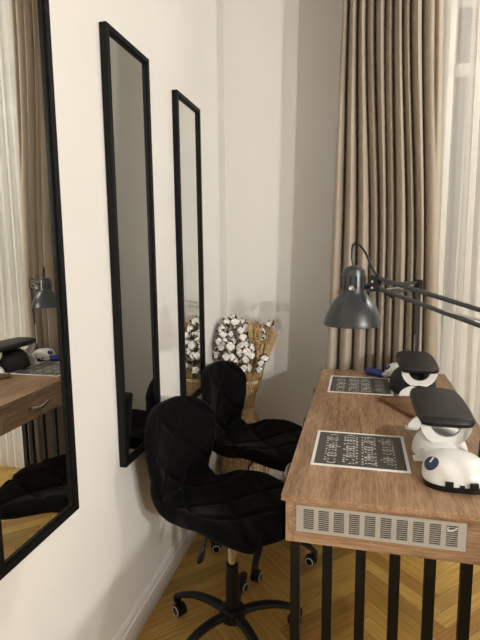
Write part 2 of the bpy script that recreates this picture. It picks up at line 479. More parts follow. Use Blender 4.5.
# two extractors let into the desktop
def dash_pattern(x0, x1, y0, y1, z):
    bm = bmesh.new(); rr = random.Random(5)
    cols = 4; w = (x1 - x0) / cols; h = (y1 - y0)
    def dash(cx, cy, L, ang, t=.0062):
        ca, sa = math.cos(ang), math.sin(ang)
        vs = [bm.verts.new((cx + ca * a - sa * b, cy + sa * a + ca * b, z)) for a, b in ((-L / 2, -t / 2), (L / 2, -t / 2), (L / 2, t / 2), (-L / 2, t / 2))]
        bm.faces.new(vs)
    for c in range(cols):
        cx = x0 + w * (c + .5)
        rows = 12
        for r in range(rows):
            cy = y0 + h * (r + .5) / rows
            ph = r / rows * 2 * PI * 1.5 + c
            nseg = 5
            for k in range(nseg):
                if rr.random() < .12: continue
                u = (k + .5) / nseg - .5
                if c in (0, 3) and abs(u + (.1 if c == 0 else -.1)) > .42 - .1 * math.sin(ph): continue
                bend = math.cos(ph) * (u * u * 4 - .4)
                dash(cx + u * w * .86, cy + bend * h / rows * 1.6, w * .80 / nseg * rr.choice((.6, .8, 1)), 8 * u * math.cos(ph) * h / rows * 1.6 / w * 1.2)
        for r in (.25, .55, .8):   # the small motifs that read as frames
            cy = y0 + h * r
            for s in (-1, 1):
                dash(cx + s * w * .22, cy, h * .055, PI / 2, .0034)
                dash(cx, cy + s * h * .03, w * .30, 0, .004)
    return bm
for (a, b_) in EY:
    t = .011; bm = bmesh.new(); z1 = DZ + .0035
    box(bm, EX0, EX0 + t, a, b_, DZ - .0005, z1, bev=.001); box(bm, EX1 - t, EX1, a, b_, DZ - .0005, z1, bev=.001)
    box(bm, EX0 + t, EX1 - t, a, a + t, DZ - .0005, z1, bev=.001); box(bm, EX0 + t, EX1 - t, b_ - t, b_, DZ - .0005, z1, bev=.001)
    ex = dobj('dust_extractor', bm, M['white'], smooth=False)
    ex['label'] = 'white frame around a dark slotted extractor plate'
    dobj('extractor_plate', B(EX0 + t, EX1 - t, a + t, b_ - t, DZ - .0005, DZ + .0018), M['plate'], ex, smooth=False)
    q = dobj('slot_pattern', dash_pattern(EX0 + .036, EX1 - .036, a + .030, b_ - .030, DZ + .0022), M['dash'], ex, smooth=False)

# ---------------------------------------------------------------- chairs
prof = [(-.268, .355), (-.262, .30), (-.255, .235), (-.247, .165), (-.238, .085), (-.215, .012), (-.150, -.020), (-.05, -.022), (.06, -.010), (.15, .002), (.215, -.008), (.25, -.05)]
hws = [.205, .218, .218, .206, .186, .168, .168, .200, .222, .218, .205, .19]
def shell():
    P = smoothpath([(a, 0, b) for a, b in prof], 12)
    S = [0]
    for a, b in zip(P, P[1:]): S.append(S[-1] + (b - a).length)
    Ltot = S[-1]
    def at(s):
        for i in range(len(S) - 1):
            if S[i + 1] >= s - 1e-9:
                k = (s - S[i]) / max(1e-9, S[i + 1] - S[i]); f_ = (i + k) / 12
                j = min(int(f_), len(hws) - 2); q = f_ - j; q = q * q * (3 - 2 * q)
                T = (P[i + 1] - P[i]).normalized()
                return P[i].lerp(P[i + 1], k), T, hws[j] * (1 - q) + hws[j + 1] * q
    rt, rf = .17, .15
    ss = []
    n1 = 22
    for i in range(n1): ss.append(rt * (1 - math.cos(PI / 2 * i / n1)))
    n2 = 64
    for i in range(n2): ss.append(rt + (Ltot - rt - rf) * i / n2)
    for i in range(n1 + 1): ss.append(Ltot - rf + rf * math.sin(PI / 2 * i / n1))
    NC = 56
    sbend = 0
    for i, p in enumerate(P):
        if i == 5 * 12: sbend = S[i]
    front, back = [], []; Fp = []
    for s in ss:
        s_ = min(max(s, 1e-6), Ltot - 1e-6)
        c, T, hw = at(s_)
        e = 1
        if s < rt: e = max(1e-4, 1 - (1 - s / rt) ** 2.3) ** (1 / 2.3)
        if s > Ltot - rf: e = max(1e-4, 1 - ((s - Ltot + rf) / rf) ** 2.6) ** (1 / 2.6)
        N = Vector((-T.z, 0, T.x))      # towards the sitter
        if N.x < 0 and s < sbend: N = -N
        if s >= sbend and N.z < 0: N = -N
        row = []
        k = min(1, max(0, (s - sbend + .06) / .16))
        for j in range(NC + 1):
            q = -1 + 2 * j / NC; w = hw * e * math.sin(q * PI / 2) if False else hw * e * q
            ab = abs(w) / .2
            sd = s - sbend; wing = .048 * math.exp(-((sd - .18) / .12) ** 2)
            curl = (.058 * min(1, max(0, (-sd + .06) / .15)) + wing - .020 * max(0, min(1, (sd - .30) / .10))) * ab ** 1.9
            row.append((c + Vector((0, w, 0)) + N * curl, w, s, q, e))
        Fp.append(row)
    # normals of smooth surface
    nr = len(Fp)
    def nrm(i, j):
        a = Fp[max(i - 1, 0)][j][0]; b = Fp[min(i + 1, nr - 1)][j][0]
        c = Fp[i][max(j - 1, 0)][0]; d = Fp[i][min(j + 1, NC)][0]
        n_ = (b - a).cross(d - c)
        if n_.length < 1e-12: return None
        return n_.normalized()
    ic = nr // 2
    sign = 1 if nrm(ic, NC // 2).dot(Vector((.6, 0, .8))) > 0 else -1
    G, H = [], []
    for i in range(nr):
        gi, hi = [], []
        for j in range(NC + 1):
            p, w, s, q, e = Fp[i][j]
            n_ = nrm(i, j)
            if n_ is None: n_ = nrm(min(max(i, 2), nr - 3), NC // 2)
            n_ = n_ * sign
            rim = min(1, (1 - abs(q)) * max(e, .02) / .10); rimr = min(rim, 1, min(s, Ltot - s) / .018 + .0)
            rimr = max(0, rimr); pf = math.sqrt(max(0, 1 - (1 - rimr) ** 2))
            # crease lattice
            u = w / .22; v = (s - sbend) / .205
            d1 = abs(((u + v) + .5) % 1 - .5) * .13; d2 = abs(((u - v) + .5) % 1 - .5) * .13
            cre = max(math.exp(-(d1 / .0085) ** 2), math.exp(-(d2 / .0085) ** 2))
            sb = math.exp(-((s - sbend) / .012) ** 2)
            th = .050 - .016 * (1 - min(1, max(0, (s - sbend + .1) / .2)))
            puff = .012 * pf - .012 * cre * pf - .012 * sb
            gi.append(p + n_ * puff); hi.append(p - n_ * th * pf)
        G.append(gi); H.append(hi)
    ib = min(range(nr), key=lambda i: abs(ss[i] - sbend))
    def build(r0, r1):
        bm = bmesh.new(); A = [[bm.verts.new(p) for p in G[i]] for i in range(r0, r1 + 1)]; Bk = [[bm.verts.new(p) for p in H[i]] for i in range(r0, r1 + 1)]
        for i in range(r1 - r0):
            for j in range(NC):
                bm.faces.new((A[i][j], A[i][j + 1], A[i + 1][j + 1], A[i + 1][j]))
                bm.faces.new((Bk[i][j], Bk[i + 1][j], Bk[i + 1][j + 1], Bk[i][j + 1]))
            for j in (0, NC):
                bm.faces.new((A[i][j], A[i + 1][j], Bk[i + 1][j], Bk[i][j]))
        for i in (0, r1 - r0):
            for j in range(NC): bm.faces.new((A[i][j], A[i][j + 1], Bk[i][j + 1], Bk[i][j]))
        bmesh.ops.remove_doubles(bm, verts=bm.verts[:], dist=.0004)
        bmesh.ops.recalc_face_normals(bm, faces=bm.faces[:])
        return bm
    return build(0, ib), build(ib, nr - 1)

def make_chair():
    t = thing('swivel_chair', '', 'chair')
    zs = .560
    bk, st = shell()
    o = link('backrest', bk, M['velvet'], t, loc=(0, 0, zs), sharp=1.6)
    o = link('seat', st, M['velvet'], t, loc=(0, 0, zs), sharp=1.6)
    bm = bmesh.new()
    box(bm, -.085, .085, -.07, .07, zs - .085, zs - .052, bev=.006)
    lathe(bm, [(0, zs - .125), (.028, zs - .125), (.034, zs - .085), (0, zs - .085)], 20)
    link('tilt_mechanism', bm, M['plastic'], t, smooth=False)
    bm = bmesh.new()
    pts = smoothpath([(0, -.03, zs - .075), (-.02, -.09, zs - .078), (-.03, -.128, zs - .092), (-.032, -.140, zs - .112)], 6)
    tube(bm, pts, .0045, 8)
    tube(bm, smoothpath([(-.032, -.139, zs - .108), (-.035, -.150, zs - .128), (-.039, -.160, zs - .152), (-.042, -.166, zs - .172)], 4), [.005, .007, .009, .011, .013, .0145, .0155, .016, .016, .0155, .0135, .010, .004], 12, sx=1, sy=.6)
    link('height_lever', bm, M['plastic'], t)
    link('gas_piston', lathe(bmesh.new(), [(0, .23), (.0145, .23), (.0145, zs - .12), (0, zs - .12)], 20), M['chrome'], t)
    link('column_cover', lathe(bmesh.new(), [(0, .10), (.026, .10), (.026, .255), (.0235, .268), (.0235, .30), (.016, .305), (0, .305)], 24), M['plastic'], t)
    link('hub', lathe(bmesh.new(), [(0, .065), (.034, .065), (.048, .075), (.052, .095), (.046, .118), (.033, .128), (0, .130)], 28), M['plastic'], t)
    for k in range(5):
        a = 2 * PI * k / 5
        leg = bmesh.new()
        pts = [(.03, 0, .098), (.09, 0, .112), (.16, 0, .112), (.215, 0, .098), (.25, 0, .082), (.268, 0, .068)]
        tube(leg, smoothpath(pts, 4), [.021 - .008 * i / 20 for i in range(21)], 12, sx=.75, sy=1.05)
        lathe(leg, [(0, .05), (.013, .05), (.016, .058), (.016, .075), (.010, .082), (0, .083)], 16, c=(.262, 0, 0))
        bmesh.ops.transform(leg, matrix=Matrix.Rotation(a, 4, 'Z'), verts=leg.verts[:])
        link('leg', leg, M['plastic'], t)
        sw = a + R.uniform(-.9, .9)
        cx, cy = .262 * math.cos(a), .262 * math.sin(a)
        Mx = Matrix.Translation((cx, cy, 0)) @ Matrix.Rotation(sw, 4, 'Z')
        bm = bmesh.new()
        wc = -.016
        for s in (-1, 1):
            mx = Mx @ Matrix.Translation((wc, s * .0135, .0255)) @ Matrix.Rotation(s * -PI / 2, 4, 'X')
            lathe(bm, [(0, -.008), (.019, -.008), (.0245, -.005), (.0255, 0), (.0245, .006), (.018, .009), (.0, .007)], 24, mtx=mx)
        hood = [(wc + .028 * math.cos(b_), .0255 + .030 * math.sin(b_)) for b_ in [PI * q / 12 for q in range(-1, 13)]]
        hood += [(wc + .016 * math.cos(b_), .0255 + .018 * math.sin(b_)) for b_ in [PI * q / 12 for q in range(12, -2, -1)]]
        vs0 = len(bm.verts)
        prism(bm, hood, -.006, .006, mtx=Mx @ Matrix.Rotation(PI / 2, 4, 'X'))
        cs = link('castor', bm, M['plastic'], t)
        for s in (-1, 1):
            bm = bmesh.new()
            mx = Mx @ Matrix.Translation((wc, s * .0135, .0255)) @ Matrix.Rotation(s * -PI / 2, 4, 'X')
            lathe(bm, [(.0165, .0088), (.0170, .0104), (.0205, .0090), (.0207, .0070)], 24, mtx=mx)
            link('wheel_ring', bm, M['ring'], cs)
    return t
ch1 = make_chair()
ch2 = copy_tree(ch1)
def base_rot(t, deg):
    for c in t.children:
        if c.name.split('.')[0] in ('leg', 'castor', 'hub'):
            c.rotation_euler = (0, 0, math.radians(deg) - t.rotation_euler.z)
ch1.location = (.375, 1.665, 0); ch1.rotation_euler = (0, 0, math.radians(-14)); base_rot(ch1, 22)
ch2.location = (.395, 2.24, 0); ch2.rotation_euler = (0, 0, math.radians(-10)); base_rot(ch2, -18)
for c_ in ch2.children:
    if c_.name.split('.')[0] in ('seat', 'backrest', 'tilt_mechanism', 'height_lever'): c_.location.z += .02
ch1['label'] = 'black quilted velvet swivel chair in front, nearest the viewer'
ch2['label'] = 'black quilted velvet swivel chair farther back, before the wicker vase'
for c in (ch1, ch2): c['group'] = 'black quilted swivel chairs'

# ---------------------------------------------------------------- lamps
def lamp(head, elbow, base, label, axis_tilt=0.0, cab=True):
    """head = centre of shade rim, elbow = top of the post, base = point on desk"""
    t = thing('desk_lamp', label, 'lamp', base, 0, 'articulated grey desk lamps')
    L = lambda p: Vector(p) - Vector(base)
    hx = L(head)
    outer = [(.0855, 0), (.0855, .004), (.083, .016), (.077, .036), (.067, .058), (.053, .077), (.041, .090), (.0365, .098), (.036, .150), (.033, .163), (.024, .171), (.010, .174), (0, .1745)]
    inner = [(0, .148), (.033, .147), (.0345, .096), (.051, .074), (.065, .055), (.075, .034), (.0815, .015), (.0835, 0), (.0855, 0)]
    Tm = Matrix.Translation(hx) @ Matrix.Rotation(axis_tilt, 4, 'Y')
    bm = bmesh.new(); lathe(bm, outer, 48, mtx=Tm)
    sh = link('lamp_shade', bm, M['lampgrey'], t)
    bm = bmesh.new(); lathe(bm, inner, 40, mtx=Tm); link('shade_lining', bm, M['lampin'], sh)
    bm = bmesh.new()
    for k in range(14):
        a = 2 * PI * k / 14
        box(bm, .0355, .0368, -.0028, .0028, .108, .146, mtx=Tm @ Matrix.Rotation(a, 4, 'Z'))
    link('vent_slots', bm, M['void'], sh, smooth=False)
    bm = bmesh.new(); lathe(bm, [(0, .062), (.016, .064), (.026, .080), (.028, .095), (.018, .12), (.014, .148), (0, .148)], 20, mtx=Tm); link('light_bulb', bm, M['white'], t)
    el = L(elbow)
    dirv = (el - hx); dirv.z = 0; dirv.normalize()
    j = Tm @ Vector((0, 0, .125)) + dirv * .062            # head joint
    bm = bmesh.new()
    side = Vector((-dirv.y, dirv.x, 0))
    tube(bm, [Tm @ Vector((0, 0, .112)) + dirv * .034, j - Vector((0, 0, .004))], .006, 10)
    up = Vector((0, 0, 1))
    for s in (-1, 1):
        pts = [j + side * (s * .009) + up * .024 - dirv * .006, j + side * (s * .009) - up * .022 - dirv * .010, j + side * (s * .009) - up * .020 + dirv * .022, j + side * (s * .009) + up * .020 + dirv * .012]
        vs = [bm.verts.new(p + side * .002) for p in pts] + [bm.verts.new(p - side * .002) for p in pts]
        bm.faces.new(vs[:4]); bm.faces.new(vs[7:3:-1])
        for q in range(4): bm.faces.new((vs[q], vs[4 + q], vs[4 + (q + 1) % 4], vs[(q + 1) % 4]))
    bmesh.ops.recalc_face_normals(bm, faces=bm.faces[:])
    link('joint_bracket', bm, M['plastic'], t, smooth=False)
    bm = bmesh.new()
    kn = Tm @ Vector((0, 0, .100)) - side * .040 * (1 if side.y > 0 else -1)
    sc = -1 if side.y > 0 else 1
    q0 = Tm @ Vector((0, 0, .112)) + dirv * .012 + side * sc * .034
    tube(bm, [q0, q0 + side * sc * .012, q0 + side * sc * .018], [.008, .009, .005], 14)
    link('silver_knob', bm, M['chrome'], t)
    for dz in (-.012, .006): link('screw', tube(bmesh.new(), [j + up * dz - side * .014, j + up * dz + side * .014], .0032, 8), M['chrome'], t)
    # twin arms
    a_up, a_dn = j + up * .016 + dirv * .008, j - up * .014 + dirv * .012
    e_up, e_dn = el + up * .020, el - up * .028
    for p, q in ((a_up, e_up), (a_dn, e_dn)):
        bm = bmesh.new(); tube(bm, [p, q], .0066, 8); link('arm', bm, M['lampgrey'], t)
    # springs
    bm = bmesh.new(); d = (e_dn - a_dn)
    p = a_dn + d * .30; q = a_dn + d * .30 + Vector((d.x, d.y, 0)) * .62 + up * (.62 * d.z + .032)
    N_ = 220; pts = []
    dn = (q - p).normalized(); s1 = dn.cross(up).normalized(); s2 = dn.cross(s1)
    tube(bm, [p, p.lerp(q, .06), p.lerp(q, .94), q], [.0016, .0036, .0036, .0016], 10)
    link('tension_spring', bm, M['nickel'], t)
    # elbow + post
    bm = bmesh.new()
    for s in (-1, 1):
        box(bm, -.016, .016, -.0015, .0015, -.040, .034, mtx=Matrix.Translation(el + side * s * .010) @ Matrix.Rotation(math.atan2(dirv.y, dirv.x), 4, 'Z'))
    link('elbow_bracket', bm, M['plastic'], t, smooth=False)
    for s in (-1, 1):
        bm = bmesh.new()
        tube(bm, [el + dirv * (.010 * s) - up * .03, Vector((.010 * s * dirv.x, .010 * s * dirv.y, .06))], .0052, 8)
        link('post_arm', bm, M['lampgrey'], t)
    bm = bmesh.new(); tube(bm, [(-dirv.x * .02, -dirv.y * .02, .10), (-dirv.x * .02 + dirv.x * .004, -dirv.y * .02, .24)], .0036, 10); link('post_spring', bm, M['nickel'], t)
    bm = bmesh.new()
    lathe(bm, [(0, 0), (.02, 0), (.02, .008), (.011, .014), (.011, .07), (0, .072)], 20)
    link('clamp', bm, M['plastic'], t)
    if cab:
        top = Tm @ Vector((0, 0, .172))
        bm = bmesh.new()
        pts = smoothpath([top, top + up * .03 - dirv * .006, top + up * .062 - dirv * .004, top + up * .066 + dirv * .012, top + up * .040 + dirv * .035, j + up * .034 + dirv * .000, j + up * .012 + dirv * .022, j - up * .012 + dirv * .018, a_dn + d * .1 - up * .012], 8)
        tube(bm, pts, .0034, 8); link('power_cable', bm, M['plastic'], t)
    return t
lamp((.806, 1.49, 1.262), (1.30, 1.30, 1.255), (1.30, 1.32, DZ), 'grey articulated desk lamp in front, shade hanging over the near workstation')
lamp((.776, 2.60, 1.160), (1.155, 2.975, 1.275), (1.155, 2.99, DZ), 'grey desk lamp behind, clamped at the far end of the desk before the curtain')

# ---------------------------------------------------------------- armrests
def armrest(x, y0, y1, label):
    """pad on two X-shaped white end supports; width .18"""
    t = thing('armrest', label, 'armrest', (x, (y0 + y1) / 2, DZ), 0, 'manicure armrests')
    L = y1 - y0; hw = .097
    PZ = .150
    bm = bmesh.new(); nx, ny = 36, 72; top, bot = [], []
    for j in range(ny + 1):
        v = -1 + 2 * j / ny; rt, rb = [], []
        for i in range(nx + 1):
            u = -1 + 2 * i / nx
            # square-to-superellipse mapping
            a = abs(u) ** 4; b_ = abs(v) ** 4
            k = 1 / ((a + b_) ** .25) * max(abs(u), abs(v)) if (u or v) else 1
            k2 = 1 - (1 - k) * .62
            X, Y = u * k2 * hw, v * k2 * L / 2
            ed = min((1 - abs(u)) * hw, (1 - abs(v)) * L / 2)
            h = math.sqrt(max(0, 1 - (1 - min(1, ed / .011)) ** 2))
            crown = .006 * (1 - u * u) + .003 * (1 - v * v)
            rt.append(bm.verts.new((X, Y, PZ + .014 * h + crown * h))); rb.append(bm.verts.new((X * (.97 + .03 * (1 - h)), Y * .99, PZ - .016 * h)))
        top.append(rt); bot.append(rb)
    for j in range(ny):
        for i in range(nx):
            bm.faces.new((top[j][i], top[j][i + 1], top[j + 1][i + 1], top[j + 1][i]))
            bm.faces.new((bot[j][i], bot[j + 1][i], bot[j + 1][i + 1], bot[j][i + 1]))
    bmesh.ops.remove_doubles(bm, verts=bm.verts[:], dist=.0006)
    bnd = [e for e in bm.edges if len(e.link_faces) == 1]
    if bnd: bmesh.ops.bridge_loops(bm, edges=bnd)
    bmesh.ops.recalc_face_normals(bm, faces=bm.faces[:])
    link('pad', bm, M['leather'], t, sharp=1.2)
    # X-shaped end: U above, arch below
    for s in (-1, 1):
        yc = s * (L / 2 - .045)
        out_ = []
        zm, ro, ri = .055, .078, .052
        up_o = [(ro * math.sin(a), .106 - .054 * (1 - abs(math.sin(a)) ** 2) ** .5) for a in [(-PI / 2) + PI * k / 20 for k in range(21)]]
        bm = bmesh.new()
        # upper U (crescent)
        A = [(.084 * math.cos(a), .136 + .080 * math.sin(a)) for a in [PI + PI * k / 20 for k in range(21)]]
        Bq = [(.050 * math.cos(a), .136 + .046 * math.sin(a)) for a in [2 * PI - PI * k / 20 for k in range(21)]]
        mx = Matrix.Translation((0, yc + .006, 0)) @ Matrix.Rotation(PI / 2, 4, 'X')
        prism(bm, A + Bq, 0, .012, mtx=mx)
        # lower arch
        A = [(.096 * math.cos(a), .066 * math.sin(a)) for a in [PI * k / 20 for k in range(21)]]
        Bq = [(.050 * math.cos(a), .028 * math.sin(a)) for a in [PI - PI * k / 20 for k in range(21)]]
        prism(bm, A + Bq, 0, .012, mtx=mx)
        box(bm, -.104, -.058, yc - .022, yc + .022, 0, .006, bev=.002); box(bm, .058, .104, yc - .022, yc + .022, 0, .006, bev=.002)
        bmesh.ops.recalc_face_normals(bm, faces=bm.faces[:])
        link('leg', bm, M['white'], t, sharp=.5)
    return t
armrest(1.125, 1.70, 2.10, 'black padded armrest with white legs in front, behind the white nail drill')
armrest(1.120, 2.45, 2.85, 'black padded armrest with white legs at the far workstation')

# dome-shaped nail lamps under the armrests
def dome(x, y, m, label, hx=.088, hy=.115, h=.088):
    t = thing('nail_lamp', label, 'nail lamp', (x, y, DZ), 0)
    bm = bmesh.new(); n1, n2 = 14, 40; rows = []
    for i in range(n1 + 1):
        a = PI / 2 * i / n1; r = math.cos(a) ** .55 if i < n1 else 0
        rows.append([bm.verts.new((hx * r * math.cos(b_), hy * r * math.sin(b_), .006 + (h - .006) * math.sin(a) ** .9)) for b_ in [2 * PI * k / n2 for k in range(n2)]] if i < n1 else [bm.verts.new((0, 0, h))])
    for i in range(n1):
        for k in range(n2):
            k2 = (k + 1) % n2
            if i < n1 - 1: bm.faces.new((rows[i][k], rows[i][k2], rows[i + 1][k2], rows[i + 1][k]))
            else: bm.faces.new((rows[i][k], rows[i][k2], rows[i + 1][0]))
    bm.faces.new(rows[0][::-1])
    link('housing', bm, m, t)
    bm = bmesh.new(); lathe(bm, [(0, 0), (1, 0), (1, .006), (0, .006)], 40, mtx=Matrix.Diagonal((hx * .96, hy * .96, 1, 1)))
    link('base_plate', bm, M['plastic'], t)
    return t
dome(1.105, 2.645, M['leather'], 'black rounded dome nail lamp tucked under the far armrest', hx=.118, hy=.125, h=.125)
dome(1.118, 1.815, M['white'], 'white rounded dome nail lamp tucked under the near armrest', hx=.094, hy=.112, h=.080)

# ---------------------------------------------------------------- nail drills
def drill(x, y, rz, s, label):
    t = thing('nail_drill', label, 'nail drill', (x, y, DZ), rz, 'white nail drill machines')
    bm = bmesh.new(); n1, n2 = 22, 56; rows = []
    hx, hy, h = .100, .080, .102
    for i in range(n1 + 1):
        a = PI / 2 * i / n1; r = max(0, math.cos(a)) ** .62
        ring = []
        for k in range(n2):
            b_ = 2 * PI * k / n2; c, sn = math.cos(b_), math.sin(b_)
            e = (abs(c) ** 2.6 + abs(sn) ** 2.6) ** (-1 / 2.6)
            X = hx * e * c * r; Y = hy * e * sn * r * (1 - .12 * c)
            Z = .018 + (h - .018) * math.sin(a) * (.78 + .22 * (Y / hy + 1) / 2)
            ring.append(bm.verts.new((X, Y, Z)))
        rows.append(ring)
    for i in range(n1):
        for k in range(n2):
            k2 = (k + 1) % n2
            bm.faces.new((rows[i][k], rows[i][k2], rows[i + 1][k2], rows[i + 1][k]))
    bm.faces.new(rows[0][::-1])
    bmesh.ops.remove_doubles(bm, verts=bm.verts[:], dist=.0005)
    link('housing', bm, M['white'], t)
    bm = bmesh.new(); out_ = []
    for k in range(48):
        b_ = 2 * PI * k / 48; c, sn = math.cos(b_), math.sin(b_); e = (abs(c) ** 3 + abs(sn) ** 3) ** (-1 / 3)
        out_.append((hx * 1.0 * e * c + .004, hy * 1.0 * e * sn * (1 - .10 * c)))
    prism(bm, out_, 0, .018); link('base', bm, M['plastic'], t)
    for a, b_, c0, c1 in ((-.036, -.012, .018, .034), (.006, .020, .019, .026), (.034, .058, .018, .034)):
        link('socket', B(a, b_, -.0845, -.066, c0, c1, bev=.001), M['void'], t, smooth=False)
    # knob on the left shoulder
    nx = Vector((-.50, -.45, .74)).normalized(); q = nx.to_track_quat('Z', 'Y').to_matrix().to_4x4()
    mx = Matrix.Translation((-.068, -.032, .060)) @ q
    bm = bmesh.new(); lathe(bm, [(0, -.01), (.0235, -.01), (.0235, .012), (.021, .017), (0, .019)], 32, mtx=mx)
    kn = link('speed_knob', bm, M['bluedark'], t)
    bm = bmesh.new(); box(bm, -.0025, .0025, -.002, .018, .0185, .021, mtx=mx, bev=.0006); link('pointer', bm, M['ring'], kn, smooth=False)
    bm = bmesh.new(); lathe(bm, [(.026, -.012), (.030, .000), (.0275, .004), (.0245, .002)], 32, mtx=mx); link('knob_collar', bm, M['white'], t)
    t.scale = (s, s, s)
    return t
drill(1.132, 1.590, math.radians(-4), 1.0, 'white nail drill machine with dark blue knob at the front right corner')
drill(1.055, 2.925, math.radians(-14), .78, 'white nail drill machine with dark knob at the far end of the desk')
# handpieces
hp = thing('drill_handpiece', 'blue drill handpiece lying beside the far nail drill', 'handpiece', (.932, 2.895, DZ), math.radians(-42))
hp.scale = (1.3, 1.3, 1.3)
bm = bmesh.new(); mx = Matrix.Translation((0, 0, .0165)) @ Matrix.Rotation(PI / 2, 4, 'Y')
lathe(bm, [(0, -.062), (.010, -.062), (.0145, -.055), (.0165, -.03), (.0165, .03), (.013, .036), (0, .036)], 24, mtx=mx); link('grip', bm, M['blue'], hp)
bm = bmesh.new(); lathe(bm, [(0, .036), (.0105, .036), (.0095, .058), (.004, .062), (.0025, .075), (0, .075)], 20, mtx=mx); link('collet', bm, M['nickel'], hp)
hp = thing('drill_handpiece', 'black and silver drill handpiece standing in a rest at right of the front drill', 'handpiece', (1.238, 1.690, DZ), 0)
bm = bmesh.new(); box(bm, -.013, .013, -.02, .02, 0, .012, bev=.003); tube(bm, smoothpath([(.005, 0, .01), (.004, 0, .05), (-.008, -.004, .085)], 5), .008, 12)
link('rest', bm, M['plastic'], hp)
bm = bmesh.new(); tube(bm, [(-.01, -.01, .05), (-.008, -.008, .10), (-.004, -.004, .15)], [.012, .012, .010], 16); link('grip', bm, M['plastic'], hp)
bm = bmesh.new(); tube(bm, [(-.004, -.004, .15), (-.003, -.003, .18), (-.002, -.002, .20)], [.009, .007, .003], 16); link('collet', bm, M['chrome'], hp)

# wooden board
bd = thing('wooden_board', 'small dark wooden board with rounded tip lying between the workstations', 'board', (1.045, 2.335, DZ), 0)
pts = [(-.112, .070), (-.118, .088), (-.108, .106), (-.085, .118), (.03, .135), (.12, .135), (.125, .02), (.110, -.12), (.085, -.165), (.030, -.165), (-.02, -.10), (-.07, .005)]
out_ = [(p.x, p.y) for p in smoothpath([(a, b_, 0) for a, b_ in pts + pts[:1]], 5)][:-1]
bm = bmesh.new(); prism(bm, out_, 0, .016, bev=.004); bmesh.ops.recalc_face_normals(bm, faces=bm.faces[:])
link('board', bm, M['traywood'], bd)
cx_, cy_ = .01, .02
inner = [(cx_ + (a - cx_) * .80, cy_ + (b_ - cy_) * .80) for a, b_ in out_]
inner2 = [(cx_ + (a - cx_) * .83, cy_ + (b_ - cy_) * .83) for a, b_ in out_]
bm = bmesh.new(); A = [bm.verts.new((a, b_, .0163)) for a, b_ in inner]; Bq = [bm.verts.new((a, b_, .0163)) for a, b_ in inner2]
for i in range(len(A)):
    k = (i + 1) % len(A); bm.faces.new((A[i], A[k], Bq[k], Bq[i]))
link('carved_line', bm, M['husk'], bd, smooth=False)

for o_ in [o for o in COL.objects if o.parent is None and o.get('category') in ('desk', 'lamp', 'armrest', 'nail lamp', 'nail drill', 'handpiece', 'board')]:
    settle(o_)
# ---------------------------------------------------------------- vase and bouquet
VX, VY = .170, 2.785
vase = thing('wicker_vase', 'tall hourglass wicker floor vase in the corner holding dried flowers', 'vase', (VX, VY, 0))
vp = [(.105, .0), (.132, .03), (.140, .12), (.138, .24), (.118, .36), (.080, .46), (.054, .53), (.050, .57), (.060, .63), (.083, .70), (.092, .725)]
pp = smoothpath([(a, 0, b_) for a, b_ in vp], 5)
bm = bmesh.new(); NS = 72
rows = []
for i, p in enumerate(pp):
    rows.append([bm.verts.new(((p.x + (.0022 if (k + (i % 2)) % 2 else -.0022)) * math.cos(2 * PI * k / NS), (p.x + (.0022 if (k + (i % 2)) % 2 else -.0022)) * math.sin(2 * PI * k / NS), p.z)) for k in range(NS)])
for a, b_ in zip(rows, rows[1:]):
    for k in range(NS): bm.faces.new((a[k], a[(k + 1) % NS], b_[(k + 1) % NS], b_[k]))
bm.faces.new(rows[0][::-1])
o = link('woven_body', bm, M['wicker'], vase); so = o.modifiers.new('thick', 'SOLIDIFY'); so.thickness = .004; so.offset = -1
bm = bmesh.new()
for k in range(36):   # upright canes
    a = 2 * PI * k / 36
    tube(bm, [((p.x + .003) * math.cos(a), (p.x + .003) * math.sin(a), p.z) for p in pp[::2]], .0032, 5)
link('canes', bm, M['weave'], vase)
for zz, rr in ((.725, .094), (.715, .093), (.55, .054), (.42, .100), (.30, .133), (.20, .143), (.06, .139), (.004, .110)):
    bm = bmesh.new(); tube(bm, [(rr * math.cos(a), rr * math.sin(a), zz) for a in [2 * PI * k / 48 for k in range(49)]], .0048, 6, caps=False)
    link('woven_band', bm, M['weave'], vase)

def boll_bm(seed):
    rr = random.Random(seed); bm = bmesh.new()
    for k in range(4):
        a = 2 * PI * k / 4 + rr.uniform(-.2, .2)
        r = bmesh.ops.create_icosphere(bm, subdivisions=2, radius=.0155)
        for v in r['verts']:
            n_ = v.co.normalized(); j = 1 + .10 * math.sin(n_.x * 9 + seed) * math.cos(n_.y * 8 + k)
            v.co = Vector((v.co.x * j + .0105 * math.cos(a), v.co.y * j + .0105 * math.sin(a), v.co.z * j * .95 + .014))
    return bm
def husk_bm(seed):
    rr = random.Random(seed + 50); bm = bmesh.new()
    for k in range(5):
        a = 2 * PI * k / 5 + rr.uniform(-.2, .2); c, s = math.cos(a), math.sin(a)
        ring = []
        P_ = [(0, -.004, .002), (.014, .002, .008), (.0235, .014, .007), (.029, .028, .0015)]
        up_, lo_ = [], []
        for r_, z_, w_ in P_:
            up_.append([bm.verts.new((r_ * c - w_ * s * q, r_ * s + w_ * c * q, z_)) for q in (-1, 1)])
            lo_.append([bm.verts.new((r_ * c - w_ * s * q + .001 * c, r_ * s + w_ * c * q + .001 * s, z_ - .0015)) for q in (-1, 1)])
        for i in range(3):
            bm.faces.new((up_[i][0], up_[i][1], up_[i + 1][1], up_[i + 1][0])); bm.faces.new((lo_[i][0], lo_[i + 1][0], lo_[i + 1][1], lo_[i][1]))
            for q in (0, 1): bm.faces.new((up_[i][q], up_[i + 1][q], lo_[i + 1][q], lo_[i][q]))
        bm.faces.new((up_[3][0], up_[3][1], lo_[3][1], lo_[3][0]))
    bmesh.ops.recalc_face_normals(bm, faces=bm.faces[:])
    return bm
